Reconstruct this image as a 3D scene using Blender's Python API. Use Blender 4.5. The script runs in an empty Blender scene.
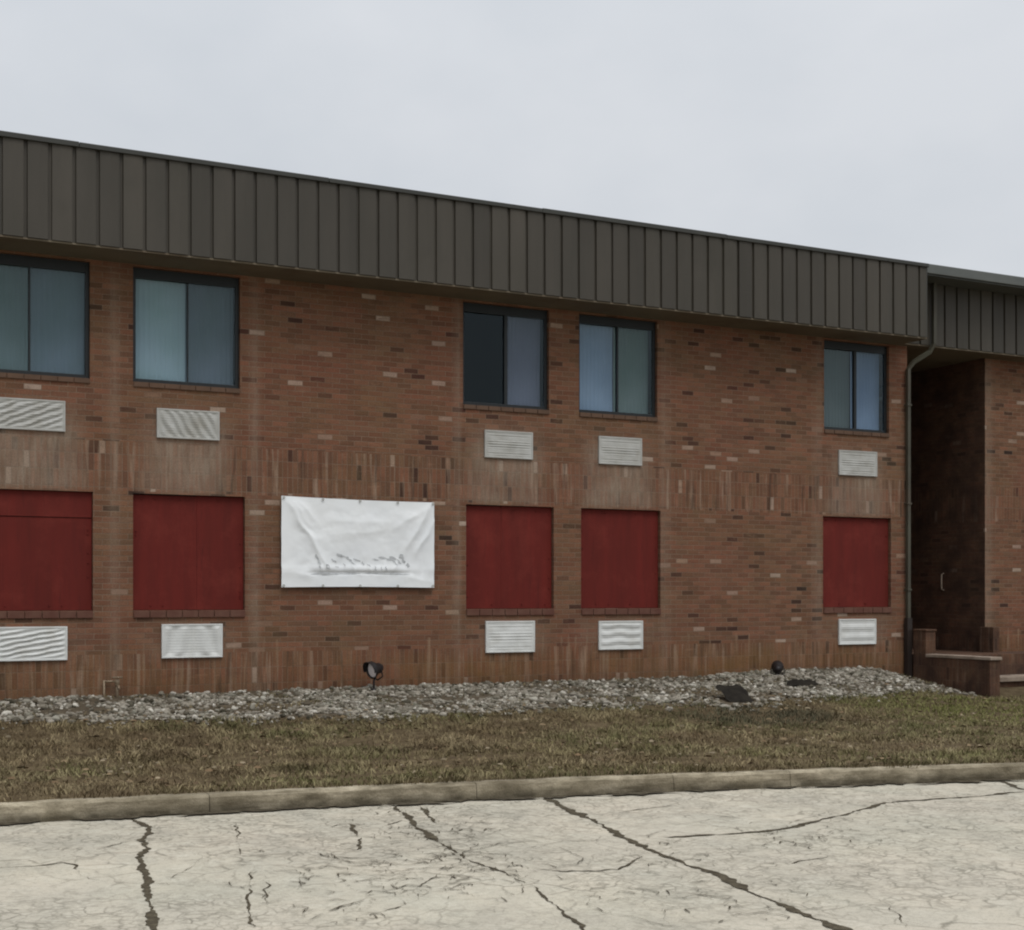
import bpy, bmesh, math, random
import numpy as np
from mathutils import Vector, Matrix, noise as mn

rnd = random.Random(7)
sc = bpy.context.scene
COL = sc.collection
S2 = math.radians

# ------------------------------------------------------------------ helpers
def lin(r, g, b):
    f = lambda v: ((v/255+.055)/1.055)**2.4 if v > 10.3 else v/255/12.92
    return (f(r), f(g), f(b), 1)

def nz(x, y, z=0.0):
    return mn.noise(Vector((x, y, z)))

def fbm(x, y, z=0.0, o=4):
    s, a, f = 0, .5, 1
    for _ in range(o):
        s += a*nz(x*f, y*f, z*f+3.1*f); a *= .5; f *= 2.03
    return s

def ip(x, P):
    if x <= P[0][0]: return P[0][1]
    for (a, b), (c, d) in zip(P, P[1:]):
        if x <= c: return b+(d-b)*(x-a)/(c-a)
    return P[-1][1]

def sst(a, b, x):
    t = min(max((x-a)/(b-a), 0), 1); return t*t*(3-2*t)

class MB:
    def __init__(s): s.v, s.f = [], []
    def add(s, vs, fs):
        n = len(s.v); s.v += [tuple(v) for v in vs]; s.f += [tuple(i+n for i in f) for f in fs]
    def quad(s, a, b, c, d): s.add([a, b, c, d], [(0, 1, 2, 3)])
    def box(s, x0, x1, y0, y1, z0, z1, bev=0, mat=None):
        bm = bmesh.new(); bmesh.ops.create_cube(bm, size=1)
        for v in bm.verts:
            v.co = Vector((x0+(v.co.x+.5)*(x1-x0), y0+(v.co.y+.5)*(y1-y0), z0+(v.co.z+.5)*(z1-z0)))
        if bev: bmesh.ops.bevel(bm, geom=bm.edges[:], offset=bev, segments=2, affect='EDGES', profile=.5)
        if mat is not None: bmesh.ops.transform(bm, matrix=mat, verts=bm.verts)
        bm.verts.index_update()
        s.add([v.co[:] for v in bm.verts], [tuple(v.index for v in f.verts) for f in bm.faces]); bm.free()
    def tube(s, pts, r, seg=10, cap=True, rect=None):
        pts = [Vector(p) for p in pts]; rings = []; up0 = None
        for i, p in enumerate(pts):
            d = (pts[min(i+1, len(pts)-1)]-pts[max(i-1, 0)]).normalized()
            a = Vector((1, 0, 0)) if abs(d.x) < .9 else Vector((0, 0, 1))
            u = (a-d*a.dot(d)).normalized(); w = d.cross(u)
            if rect:
                hx, hy = rect; ring = [p+u*sx*hx+w*sy*hy for sx, sy in ((1, 1), (-1, 1), (-1, -1), (1, -1))]
            else:
                rr = r[i] if isinstance(r, (list, tuple)) else r
                ring = [p+(u*math.cos(t)+w*math.sin(t))*rr for t in [2*math.pi*k/seg for k in range(seg)]]
            rings.append(ring)
        n = len(rings[0]); vs = [v for r_ in rings for v in r_]
        fs = [(i*n+k, i*n+(k+1) % n, (i+1)*n+(k+1) % n, (i+1)*n+k) for i in range(len(rings)-1) for k in range(n)]
        if cap: fs += [tuple(range(n-1, -1, -1)), tuple(range((len(rings)-1)*n, len(rings)*n))]
        s.add(vs, fs)
    def lathe(s, prof, mat, seg=20, cap=False):
        vs, n = [], seg
        for r, h in prof:
            vs += [mat @ Vector((r*math.cos(2*math.pi*k/n), r*math.sin(2*math.pi*k/n), h)) for k in range(n)]
        fs = [(i*n+k, i*n+(k+1) % n, (i+1)*n+(k+1) % n, (i+1)*n+k) for i in range(len(prof)-1) for k in range(n)]
        if cap: fs.append(tuple(range((len(prof)-1)*n, len(prof)*n)))
        s.add(vs, fs)
    def build(s, name, mat, parent=None, smooth=False, kind=None):
        me = bpy.data.meshes.new(name); me.from_pydata(s.v, [], s.f); me.update()
        if smooth:
            me.polygons.foreach_set('use_smooth', [True]*len(me.polygons))
        o = bpy.data.objects.new(name, me); COL.objects.link(o)
        if mat: me.materials.append(mat)
        if parent: o.parent = parent
        if kind: o['kind'] = kind
        return o

def np_mesh(name, V, F, mat, parent=None, smooth=False):
    """fast mesh from arrays; F is (n,k)"""
    me = bpy.data.meshes.new(name)
    V = np.asarray(V, np.float32); F = np.asarray(F, np.int32); n, k = F.shape
    me.vertices.add(len(V)); me.vertices.foreach_set('co', V.ravel())
    me.loops.add(n*k); me.loops.foreach_set('vertex_index', F.ravel())
    me.polygons.add(n); me.polygons.foreach_set('loop_start', np.arange(0, n*k, k, dtype=np.int32))
    me.update(calc_edges=True); me.validate()
    if smooth: me.polygons.foreach_set('use_smooth', np.ones(len(me.polygons), bool))
    o = bpy.data.objects.new(name, me); COL.objects.link(o); me.materials.append(mat)
    if parent: o.parent = parent
    return o

def put_attr(o, name, cols):
    a = o.data.color_attributes.new(name, 'FLOAT_COLOR', 'POINT')
    a.data.foreach_set('color', np.asarray(cols, np.float32).ravel())

def tag(o, label=None, cat=None, group=None, kind=None):
    for k, v in (('label', label), ('category', cat), ('group', group), ('kind', kind)):
        if v: o[k] = v
    return o

def empty(name, loc, label, cat, rz=0, group=None):
    o = bpy.data.objects.new(name, None); COL.objects.link(o)
    o.location = loc; o.rotation_euler.z = rz; o.empty_display_size = .2
    return tag(o, label, cat, group)

# ------------------------------------------------------------------ materials
class NT:
    def __init__(s, name):
        s.m = bpy.data.materials.new(name); s.m.use_nodes = True; s.t = s.m.node_tree
        s.t.nodes.clear(); s.out = s.n('ShaderNodeOutputMaterial'); s.tc = None
    def n(s, typ, **kw):
        nd = s.t.nodes.new(typ)
        for k, v in kw.items(): setattr(nd, k, v)
        return nd
    def l(s, a, b): s.t.links.new(a, b)
    def put(s, sock, v):
        if isinstance(v, bpy.types.NodeSocket): s.l(v, sock)
        elif v is not None: sock.default_value = v
    def coord(s):
        if not s.tc: s.tc = s.n('ShaderNodeTexCoord')
        return s.tc.outputs['Object']
    def noise(s, scale, detail=4, rough=.55, vec=None, stretch=None, dist=0):
        v = vec or s.coord()
        if stretch:
            mp = s.n('ShaderNodeMapping'); s.l(v, mp.inputs[0]); mp.inputs['Scale'].default_value = stretch; v = mp.outputs[0]
        nd = s.n('ShaderNodeTexNoise'); s.l(v, nd.inputs['Vector'])
        nd.inputs['Scale'].default_value = scale; nd.inputs['Detail'].default_value = detail
        nd.inputs['Roughness'].default_value = rough; nd.inputs['Distortion'].default_value = dist
        return nd.outputs['Fac']
    def ramp(s, fac, stops, interp='LINEAR'):
        r = s.n('ShaderNodeValToRGB'); s.l(fac, r.inputs[0]); e = r.color_ramp.elements
        r.color_ramp.interpolation = interp
        while len(e) < len(stops): e.new(.5)
        for el, (p, c) in zip(e, stops):
            el.position = p; el.color = c if isinstance(c, (tuple, list)) else (c, c, c, 1)
        return r.outputs[0]
    def mix(s, fac, a, b, mode='MIX'):
        m = s.n('ShaderNodeMix', data_type='RGBA', blend_type=mode)
        s.put(m.inputs[0], fac); s.put(m.inputs[6], a); s.put(m.inputs[7], b)
        return m.outputs[2]
    def math(s, op, a, b=None, c=None, clamp=False):
        m = s.n('ShaderNodeMath', operation=op, use_clamp=clamp)
        s.put(m.inputs[0], a); s.put(m.inputs[1], b)
        if c is not None: s.put(m.inputs[2], c)
        return m.outputs[0]
    def attr(s, name):
        a = s.n('ShaderNodeAttribute'); a.attribute_name = name; return a
    def rand(s): return s.n('ShaderNodeNewGeometry').outputs['Random Per Island']
    def bsdf(s, col, rough=.8, spec=.3, metal=0, bump=None, bstr=.4, bdist=.01):
        b = s.n('ShaderNodeBsdfPrincipled')
        s.put(b.inputs['Base Color'], col); s.put(b.inputs['Roughness'], rough)
        s.put(b.inputs['Metallic'], metal); s.put(b.inputs['Specular IOR Level'], spec)
        if bump is not None:
            bp = s.n('ShaderNodeBump'); bp.inputs['Strength'].default_value = bstr
            bp.inputs['Distance'].default_value = bdist
            s.l(bump, bp.inputs['Height']); s.l(bp.outputs[0], b.inputs['Normal'])
        s.l(b.outputs[0], s.out.inputs[0]); return s.m

ZS1, ZS2, ZS3 = 3.10, 3.70, 1.10          # soldier courses lie between 3.10 and 3.70, and under 1.10

def m_brick():
    t = NT('brick'); co = t.coord()
    sp = t.n('ShaderNodeSeparateXYZ'); t.l(co, sp.inputs[0]); x, y, z = sp.outputs
    u = t.math('ADD', x, y)
    wob = t.math('MULTIPLY', t.math('SUBTRACT', t.noise(1.3, 2), .5), .02)
    def tex(a, b):
        c = t.n('ShaderNodeCombineXYZ'); t.put(c.inputs[0], a); t.put(c.inputs[1], b)
        k = t.n('ShaderNodeTexBrick'); t.l(c.outputs[0], k.inputs['Vector'])
        k.inputs['Color1'].default_value = (0, 0, 0, 1); k.inputs['Color2'].default_value = (1, 1, 1, 1)
        k.inputs['Mortar'].default_value = (.5, .5, .5, 1); k.inputs['Scale'].default_value = 1
        k.inputs['Mortar Size'].default_value = .0052; k.inputs['Mortar Smooth'].default_value = .25
        k.inputs['Brick Width'].default_value = .203; k.inputs['Row Height'].default_value = .0677
        k.offset = .5
        return k
    k1 = tex(u, t.math('ADD', z, wob))
    k2 = tex(t.math('ADD', z, .11), u)
    k2.offset = 0.0
    m1 = t.math('MULTIPLY', t.math('GREATER_THAN', z, ZS1), t.math('LESS_THAN', z, ZS2))
    m2 = t.math('LESS_THAN', z, ZS3)
    m = t.math('MAXIMUM', m1, m2)
    # the soldier bands stop at the side walls' own plane too: one rule for the whole building
    col = t.mix(m, k1.outputs['Color'], k2.outputs['Color'])
    fac = t.mix(m, k1.outputs['Fac'], k2.outputs['Fac'])
    base = t.ramp(col, [(0, lin(46, 36, 31)), (.03, lin(61, 46, 37)), (.045, lin(97, 72, 54)), (.2, lin(122, 89, 68)), (.35, lin(103, 72, 54)),
                        (.5, lin(128, 89, 68)), (.65, lin(97, 72, 56)), (.8, lin(118, 91, 70)), (.9, lin(130, 91, 70)), (.979, lin(118, 89, 70)),
                        (.985, lin(158, 135, 118)), (.992, lin(172, 154, 138)), (1, lin(149, 124, 102))])
    big = t.noise(.55, 4, .6)
    base = t.mix(t.ramp(big, [(.35, 0.0), (.68, .42)]), base, lin(116, 67, 53))
    base = t.mix(t.ramp(t.noise(.9, 4, .6, stretch=(1, 1, 2.2)), [(.45, 0.0), (.75, .45)]), base, lin(107, 89, 61))
    base = t.mix(t.ramp(t.noise(5, 5, .65, stretch=(1, 1, 3)), [(.42, 0.0), (.75, .3)]), base, lin(86, 65, 53))
    mort = t.mix(t.noise(2.2, 3), lin(78, 63, 52), lin(139, 122, 104))
    c = t.mix(t.math('MULTIPLY', fac, .8), base, mort)
    c = t.mix(t.math('MULTIPLY', m, t.ramp(t.noise(6, 3, .6, stretch=(1.6, 1.6, .12)), [(.56, 0.0), (.70, .6)])), c, lin(158, 137, 118))
    c = t.mix(t.math('MULTIPLY', m, t.ramp(t.noise(5, 3, .6, stretch=(1.7, 1.7, .13), dist=.3), [(.33, .6), (.42, 0.0)])), c, lin(63, 48, 38))
    c = t.mix(t.ramp(t.noise(2.6, 6, .7, stretch=(1, 1, 4)), [(.54, 0.0), (.72, .5)]), c, lin(82, 56, 43))
    c = t.mix(t.ramp(t.noise(3.1, 6, .7, stretch=(1, 1, 5), dist=.2), [(.58, 0.0), (.74, .45)]), c, lin(149, 119, 97))
    at = t.attr('wear_shade'); s3 = t.n('ShaderNodeSeparateColor'); t.l(at.outputs['Color'], s3.inputs[0])
    streak = t.ramp(t.noise(7, 4, .6, stretch=(3.2, 3.2, .45)), [(.25, .25), (.7, 1.0)])
    drip = t.ramp(t.noise(7, 3, .6, stretch=(1.8, 1.8, .1), dist=.2), [(.58, 0.0), (.74, .5)])
    lowz = t.math('LESS_THAN', z, 1.25)
    c = t.mix(t.math('MULTIPLY', lowz, drip), c, lin(156, 134, 110))
    c = t.mix(t.math('MULTIPLY', s3.outputs[0], streak), c, lin(148, 134, 118))
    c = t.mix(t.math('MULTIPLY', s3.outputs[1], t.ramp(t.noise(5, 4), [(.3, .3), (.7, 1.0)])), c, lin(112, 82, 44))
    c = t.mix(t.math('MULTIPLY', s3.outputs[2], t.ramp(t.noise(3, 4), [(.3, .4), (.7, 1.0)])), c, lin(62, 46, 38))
    fine = t.noise(60, 3, .6)
    c = t.mix(.6, c, t.ramp(fine, [(.3, .6), (.7, 1.3)]), 'MULTIPLY')
    h = t.math('ADD', t.math('MULTIPLY', fac, -1.0), t.math('MULTIPLY', fine, .5))
    return t.bsdf(c, .9, .2, bump=h, bstr=.6, bdist=.006)

def m_paint(name, c1, c2, scale=3, rough=.5, spec=.35, stretch=None, metal=0, bstr=.1, rand=0.0, dirt=None, dirtc=None):
    t = NT(name)
    c = t.mix(t.ramp(t.noise(scale, 5, .6, stretch=stretch), [(.3, 0.0), (.7, 1.0)]), c1, c2)
    if rand:
        c = t.mix(rand, c, t.ramp(t.rand(), [(0, .55), (1, 1.45)]), 'MULTIPLY')
    if dirt:
        c = t.mix(t.ramp(t.noise(dirt, 5, .65), [(.52, 0.0), (.72, .65)]), c, dirtc)
    return t.bsdf(c, rough, spec, metal, bump=t.noise(40, 3), bstr=bstr, bdist=.003)

def m_attr(name, rough=.9, gain=.25, translucent=False):
    t = NT(name); a = t.attr('tone').outputs['Color']
    c = t.mix(gain, a, t.ramp(t.rand(), [(0, .35), (1, 1.65)]), 'MULTIPLY')
    return t.bsdf(c, rough, .15)

def m_road():
    t = NT('road_concrete'); co = t.coord()
    c = t.mix(t.ramp(t.noise(.35, 4, .6), [(.35, 0.0), (.65, 1.0)]), lin(173, 166, 149), lin(180, 170, 153))
    c = t.mix(t.ramp(t.noise(1.7, 5, .65, stretch=(1, .55, 1)), [(.35, 0.0), (.7, .6)]), c, lin(148, 146, 134))
    c = t.mix(t.ramp(t.noise(4.5, 6, .7), [(.5, 0.0), (.75, .55)]), c, lin(192, 187, 172))
    grit = t.noise(120, 2, .7)
    c = t.mix(.5, c, t.ramp(grit, [(.25, .6), (.75, 1.35)]), 'MULTIPLY')
    c = t.mix(t.ramp(t.noise(.8, 6, .7, dist=.6), [(.52, 0.0), (.62, .30), (.8, .42)]), c, lin(140, 134, 122))
    c = t.mix(t.ramp(t.noise(.22, 5, .65), [(.5, 0.0), (.56, .30)]), c, lin(172, 163, 149))
    c = t.mix(t.ramp(t.noise(24, 4, .75), [(.3, .55), (.5, 0.0)]), c, lin(128, 124, 114))
    agg = t.n('ShaderNodeTexVoronoi'); t.l(co, agg.inputs['Vector']); agg.inputs['Scale'].default_value = 55
    c = t.mix(t.ramp(agg.outputs['Distance'], [(.10, .55), (.22, 0.0)]), c, lin(96, 92, 84))
    # fine crazing: cell edges, broken up, only in some areas
    dv = t.n('ShaderNodeVectorMath', operation='ADD'); nv = t.n('ShaderNodeTexNoise'); t.l(co, nv.inputs['Vector'])
    nv.inputs['Scale'].default_value = 3.5; nv.inputs['Detail'].default_value = 4
    sc_ = t.n('ShaderNodeVectorMath', operation='SCALE'); t.l(nv.outputs['Color'], sc_.inputs[0]); sc_.inputs['Scale'].default_value = .28
    t.l(co, dv.inputs[0]); t.l(sc_.outputs[0], dv.inputs[1])
    def craze(scale, w, lo, hi, area, amt, seed):
        vo = t.n('ShaderNodeTexVoronoi', feature='DISTANCE_TO_EDGE'); t.l(dv.outputs[0], vo.inputs['Vector']); vo.inputs['Scale'].default_value = scale
        e = t.ramp(vo.outputs['Distance'], [(0, 1.0), (w*1.5, 0.0)])
        brk = t.ramp(t.noise(2.2+seed, 3, .6), [(.38, 0.0), (.62, 1.0)])
        ar = t.ramp(t.noise(area, 2, .5), [(lo, 0.0), (hi, 1.0)])
        return t.math('MULTIPLY', t.math('MULTIPLY', e, brk), t.math('MULTIPLY', ar, amt))
    f1 = craze(2.6, .03, .34, .52, .33, .8, 0); f2 = craze(7.5, .06, .40, .52, .4, .75, 1)
    f3 = craze(11, .10, .38, .52, .38, .75, 2); f = t.math('MAXIMUM', t.math('MAXIMUM', f1, f2), f3)
    mot = t.noise(9, 3, .7, stretch=(1, .6, 1))
    c = t.mix(t.math('MULTIPLY', t.ramp(t.noise(.5, 2), [(.42, 0.0), (.58, 1.0)]), t.ramp(mot, [(.36, .38), (.46, 0.0)])), c, lin(120, 115, 102))
    c = t.mix(f, c, lin(96, 91, 79))
    h = t.math('SUBTRACT', t.math('MULTIPLY', grit, .35), f)
    return t.bsdf(c, .92, .2, bump=h, bstr=.5, bdist=.006)

def m_ground(name, cs, scale=6):
    t = NT(name)
    c = t.ramp(t.noise(scale, 8, .7), [(.28, cs[0]), (.5, cs[1]), (.72, cs[2])])
    return t.bsdf(c, .95, .1, bump=t.noise(30, 5), bstr=.7, bdist=.02)

def m_kerb():
    t = NT('kerb_concrete'); g = t.n('ShaderNodeNewGeometry')
    c = t.ramp(t.noise(3.2, 6, .7, stretch=(1, 1, 2)), [(.3, lin(98, 90, 74)), (.5, lin(144, 134, 114)), (.7, lin(182, 171, 149))])
    c = t.mix(t.ramp(t.noise(1.1, 4, .6), [(.45, 0.0), (.7, .6)]), c, lin(92, 83, 66))
    sp = t.n('ShaderNodeSeparateXYZ'); t.l(t.coord(), sp.inputs[0])
    low = t.ramp(sp.outputs[2], [(.03, 1.0), (.10, 0.0)])
    c = t.mix(t.math('MULTIPLY', low, t.ramp(t.noise(5, 4), [(.35, .2), (.6, .8)])), c, lin(66, 60, 48))
    c = t.mix(.5, c, t.ramp(t.noise(90, 3, .7), [(.25, .6), (.75, 1.35)]), 'MULTIPLY')
    c = t.mix(t.ramp(t.noise(2.3, 5, .7, stretch=(.5, .5, 5)), [(.5, 0.0), (.66, .7)]), c, lin(72, 63, 48))
    return t.bsdf(c, .95, .15, bump=t.noise(45, 5, .7), bstr=.8, bdist=.012)

def m_glass(name, tint, refl=1.0):
    t = NT(name); tr = t.n('ShaderNodeBsdfTransparent'); tr.inputs[0].default_value = tint
    gl = t.n('ShaderNodeBsdfGlossy'); gl.inputs['Roughness'].default_value = .03; gl.inputs[0].default_value = (.8*refl, .95*refl, refl, 1)
    fr = t.n('ShaderNodeFresnel'); fr.inputs[0].default_value = 1.5
    bp = t.n('ShaderNodeBump'); bp.inputs['Strength'].default_value = .06; bp.inputs['Distance'].default_value = .02
    t.l(t.noise(1.4, 2), bp.inputs['Height']); t.l(bp.outputs[0], gl.inputs['Normal'])
    mx = t.n('ShaderNodeMixShader'); t.l(t.math('MULTIPLY', fr.outputs[0], t.math('SUBTRACT', 1.0, t.n('ShaderNodeNewGeometry').outputs['Backfacing'])), mx.inputs[0]); t.l(tr.outputs[0], mx.inputs[1]); t.l(gl.outputs[0], mx.inputs[2])
    t.l(mx.outputs[0], t.out.inputs[0]); return t.m

def m_cloth(name, col, col2=None, gs=1.2):
    t = NT(name)
    c = t.mix(t.ramp(t.noise(gs, 3, .5), [(.35, 0.0), (.65, 1.0)]), col, col2 or tuple(v*.75 for v in col[:3])+(1,))
    return t.bsdf(c, .9, .1)

def m_board():
    t = NT('red_plywood')
    c = t.mix(t.ramp(t.noise(2.2, 5, .6, stretch=(2.5, 2.5, .35)), [(.3, 0.0), (.7, 1.0)]), lin(101, 30, 23), lin(87, 26, 19))
    c = t.mix(t.ramp(t.noise(14, 4, .7, stretch=(1, 1, .08)), [(.5, 0.0), (.75, .4)]), c, lin(78, 24, 18))
    c = t.mix(t.ramp(t.noise(1.3, 5, .75), [(.5, 0.0), (.75, .5)]), c, lin(122, 50, 40))
    c = t.mix(t.ramp(t.noise(9, 5, .7, stretch=(1, 1, .1)), [(.6, 0.0), (.72, .5)]), c, lin(60, 20, 16))
    return t.bsdf(c, .75, .25, bump=t.noise(16, 4, .6, stretch=(1, 1, .05)), bstr=.35, bdist=.004)

M = {}
M['brick'] = m_brick()
M['mansard'] = m_paint('mansard_metal', lin(67, 62, 54), lin(57, 53, 45), 1.4, .55, .35, stretch=(1.5, 1.5, .35), rand=.36, bstr=.05, dirt=.7, dirtc=lin(54, 51, 42))
M['trim'] = m_paint('dark_trim_metal', lin(58, 58, 53), lin(50, 50, 46), 2, .5, .35)
M['cap'] = m_paint('grey_cap_metal', lin(92, 94, 90), lin(80, 83, 80), 2, .5, .4)
M['soffit'] = m_paint('soffit_board', lin(112, 102, 86), lin(98, 90, 76), 1.2, .8, .15, dirt=.9, dirtc=lin(88, 72, 58))
M['pipe'] = m_paint('downspout_metal', lin(76, 75, 63), lin(60, 56, 46), 2.5, .5, .35, dirt=1.1, dirtc=lin(78, 62, 50))
M['frame'] = m_paint('window_frame_metal', lin(30, 34, 36), lin(24, 28, 30), 3, .45, .4)
M['sill'] = m_paint('sill_masonry', lin(104, 82, 68), lin(88, 70, 58), 5, .9, .2, bstr=.4)
M['redsill'] = m_paint('red_splashed_sill', lin(104, 76, 64), lin(90, 58, 49), 5, .9, .2, bstr=.4)
M['board'] = m_board()
M['vent'] = m_paint('weathered_white_metal', lin(180, 180, 176), lin(162, 161, 155), 4, .6, .3, dirt=3.2, dirtc=lin(150, 146, 136))
M['vent2'] = m_paint('bright_white_metal', lin(212, 213, 210), lin(196, 197, 193), 4, .6, .3, dirt=3.2, dirtc=lin(184, 182, 174))
M['kerb'] = m_kerb(); M['road'] = m_road()
M['lawn'] = m_ground('lawn_soil', (lin(60, 50, 36), lin(80, 68, 50), lin(104, 92, 70)))
M['soil'] = m_ground('dark_soil', (lin(62, 54, 44), lin(82, 73, 60), lin(104, 94, 80)), 9)
M['far'] = m_ground('far_ground', (lin(70, 68, 48), lin(84, 78, 56), lin(100, 92, 66)), .6)
M['blade'] = m_attr('grass_blade', .85, .3); M['leaf'] = m_attr('dry_leaf', .9, .5)
M['stone'] = None
t = NT('river_stone'); r_ = t.rand()
c = t.ramp(r_, [(0, lin(58, 54, 42)), (.2, lin(106, 100, 88)), (.4, lin(144, 137, 124)), (.55, lin(78, 70, 57)), (.75, lin(158, 151, 139)), (.9, lin(108, 105, 92)), (1, lin(196, 190, 178))])
c = t.mix(.5, c, t.ramp(t.noise(26, 5, .65), [(.25, .6), (.75, 1.35)]), 'MULTIPLY')
M['stone'] = t.bsdf(c, .9, .2, bump=t.noise(40, 4), bstr=.4, bdist=.006)
M['crack'] = m_ground('crack_filler', (lin(52, 46, 37), lin(70, 63, 51), lin(98, 91, 75)), 14)
M['black'] = m_paint('black_metal', lin(26, 22, 22), lin(34, 28, 27), 6, .5, .3)
M['fabric'] = m_paint('black_fabric', lin(28, 25, 22), lin(44, 40, 34), 8, .9, .1)
M['lens'] = m_paint('hazed_lens', lin(238, 230, 228), lin(222, 212, 210), 9, .4, .4)
M['conc'] = m_paint('pale_concrete', lin(150, 136, 122), lin(128, 114, 100), 5, .92, .2, bstr=.5, dirt=2.5, dirtc=lin(98, 84, 72))
M['door'] = m_paint('brown_door_paint', lin(46, 38, 34), lin(38, 32, 29), 2, .5, .3)
M['door2'] = m_paint('brown_side_door', lin(64, 48, 40), lin(52, 40, 33), 3, .7, .2)
M['spigot'] = m_paint('old_brass', lin(150, 134, 112), lin(104, 88, 68), 12, .5, .4, metal=.3)
t = NT('banner_vinyl')
c = t.mix(t.ramp(t.noise(1.6, 4, .5), [(.3, 0.0), (.7, 1.0)]), lin(236, 238, 238), lin(226, 229, 231))
M['banner'] = t.bsdf(c, .45, .35)
M['ink_fold_shade'] = m_paint('faded_ink_fold_shade', lin(160, 163, 165), lin(204, 206, 207), 22, .6, .3)

# ------------------------------------------------------------------ ground heights
def yk(X):
    x = min(max(X, -3), 22); y = -5.586-.0747*x-.00903*x*x
    return y+(-.0747-.01806*x)*(X-x)
def zw(X): return ip(X, [(2, .59), (12, .61), (13.7, .69), (15.3, .66), (16.1, .52), (18, .5), (22, .45)])
def zg(X, y):
    k = yk(X)+.17; s = min(max((y-k)/-k, 0), 1); p = ip(X, [(0, 1.6), (8, 2), (12, 2.6), (16, 5)])
    return .15+(zw(X)-.15)*s**p + .018*sst(0, .1, s)*fbm(X*1.3, y*1.3, 0, 3)
ROCK = [(-6, -1.3), (1.95, -1.3), (3.27, -1.62), (4.6, -1.8), (6.36, -1.95), (7.7, -1.9), (9.17, -1.9), (10.5, -2.1), (11, -2.35), (12.4, -1.87), (13.5, -1.8), (15.2, -1.35), (15.6, -1.55), (16.1, -1.9)]
def yrock(X): return ip(X, ROCK)

# ------------------------------------------------------------------ setting
mb = MB(); mb.quad((-300, -300, -.12), (300, -300, -.12), (300, 300, -.12), (-300, 300, -.12)); mb.build('ground', M['far'], kind='structure')
xs = np.linspace(-40, 60, 101)
V, F = [], []
for x in xs: V += [(x, -45, 0), (x, yk(x)+.05, 0)]
for i in range(len(xs)-1): F.append((2*i, 2*i+2, 2*i+3, 2*i+1))
road = np_mesh('road', V, F, M['road']); road['kind'] = 'structure'

# cracks: ragged strips of dark filler lying 4 mm above the slab
CR = {'A': [(2.39, -5.84), (2.42, -6.14), (2.44, -6.47), (2.27, -6.94), (2.2, -7.36), (2.1, -7.65), (2.0, -8.27), (1.92, -8.74), (1.83, -9.17), (1.68, -9.91), (1.5, -10.9)],
 'B1': [(.2, -7.5), (1.19, -7.59), (1.44, -7.64), (1.58, -7.59), (1.64, -7.7), (1.62, -8.15)], 'B2': [(1.65, -7.67), (1.72, -7.42), (1.87, -7.24), (2.14, -6.96)], 'B3': [(1.62, -8.15), (1.7, -8.33), (1.91, -8.51)],
 'C1': [(3.12, -6.44), (2.92, -7.17), (2.73, -7.89)], 'C2': [(2.63, -8.48), (2.38, -9.3), (2.19, -9.99)], 'C3': [(2.69, -8.65), (2.45, -9.43)],
 'D1': [(3.93, -6.51), (3.87, -7.04), (3.68, -7.75), (3.53, -8.08)], 'D2': [(3.83, -7.59), (4.11, -7.16), (4.34, -6.95)], 'D3': [(3.76, -7.84), (4.0, -7.96)],
 'C4': [(2.52, -7.78), (2.32, -8.16), (2.08, -8.48)], 'C5': [(2.75, -8.54), (2.92, -8.63), (2.74, -9.17)],
 'E1': [(4.58, -6.16), (4.46, -6.72), (4.28, -7.46), (4.18, -8.01)], 'E2': [(4.75, -6.31), (4.54, -7.16), (4.41, -7.73), (4.52, -7.99)], 'E3': [(4.18, -8.01), (4.09, -8.75), (4.09, -9.22), (4.07, -9.64)],
 'E4': [(4.07, -9.64), (3.94, -10.24), (3.76, -10.97)], 'E5': [(2.89, -10.0), (3.29, -9.76), (3.37, -9.48), (3.73, -9.07)],
 'F': [(5.98, -6.3), (5.81, -6.98), (5.73, -7.48), (5.64, -7.89), (5.42, -8.82), (5.33, -9.46), (5.31, -9.88), (5.17, -10.47), (5.08, -10.97), (5.04, -11.37), (4.95, -12.4)],
 'G': [(5.73, -8.6), (6.21, -8.7), (6.56, -8.73), (6.88, -8.68), (7.24, -8.54), (7.63, -8.39), (8.46, -8.0), (8.74, -8.01), (9.27, -8.07), (10.08, -8.05)],
 'H': [(7.89, -9.09), (7.99, -9.46), (8.36, -9.65)], 'I': [(10.37, -7.35), (10.44, -7.45), (10.18, -7.95), (9.95, -8.35)], 'J': [(5.72, -10.94), (5.68, -11.13), (5.37, -11.61)],
 'K': [(4.33, -9.19), (4.44, -9.4), (4.82, -9.52), (5.24, -9.17)], 'L': [(6.13, -7.39), (6.47, -7.31), (6.83, -7.3)], 'Mm': [(5.82, -9.87), (6.06, -9.83), (6.39, -9.75)], 'N': [(6.99, -9.15), (7.01, -9.45), (7.39, -9.35)]}
CW = {'A': .026, 'F': .036, 'G': .026, 'E1': .028, 'I': .028, 'E2': .018, 'D1': .016, 'B1': .011, 'B2': .010, 'E4': .013, 'E3': .013, 'C1': .009, 'C2': .009, 'H': .010, 'K': .009, 'D2': .009}
mb = MB()
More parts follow.
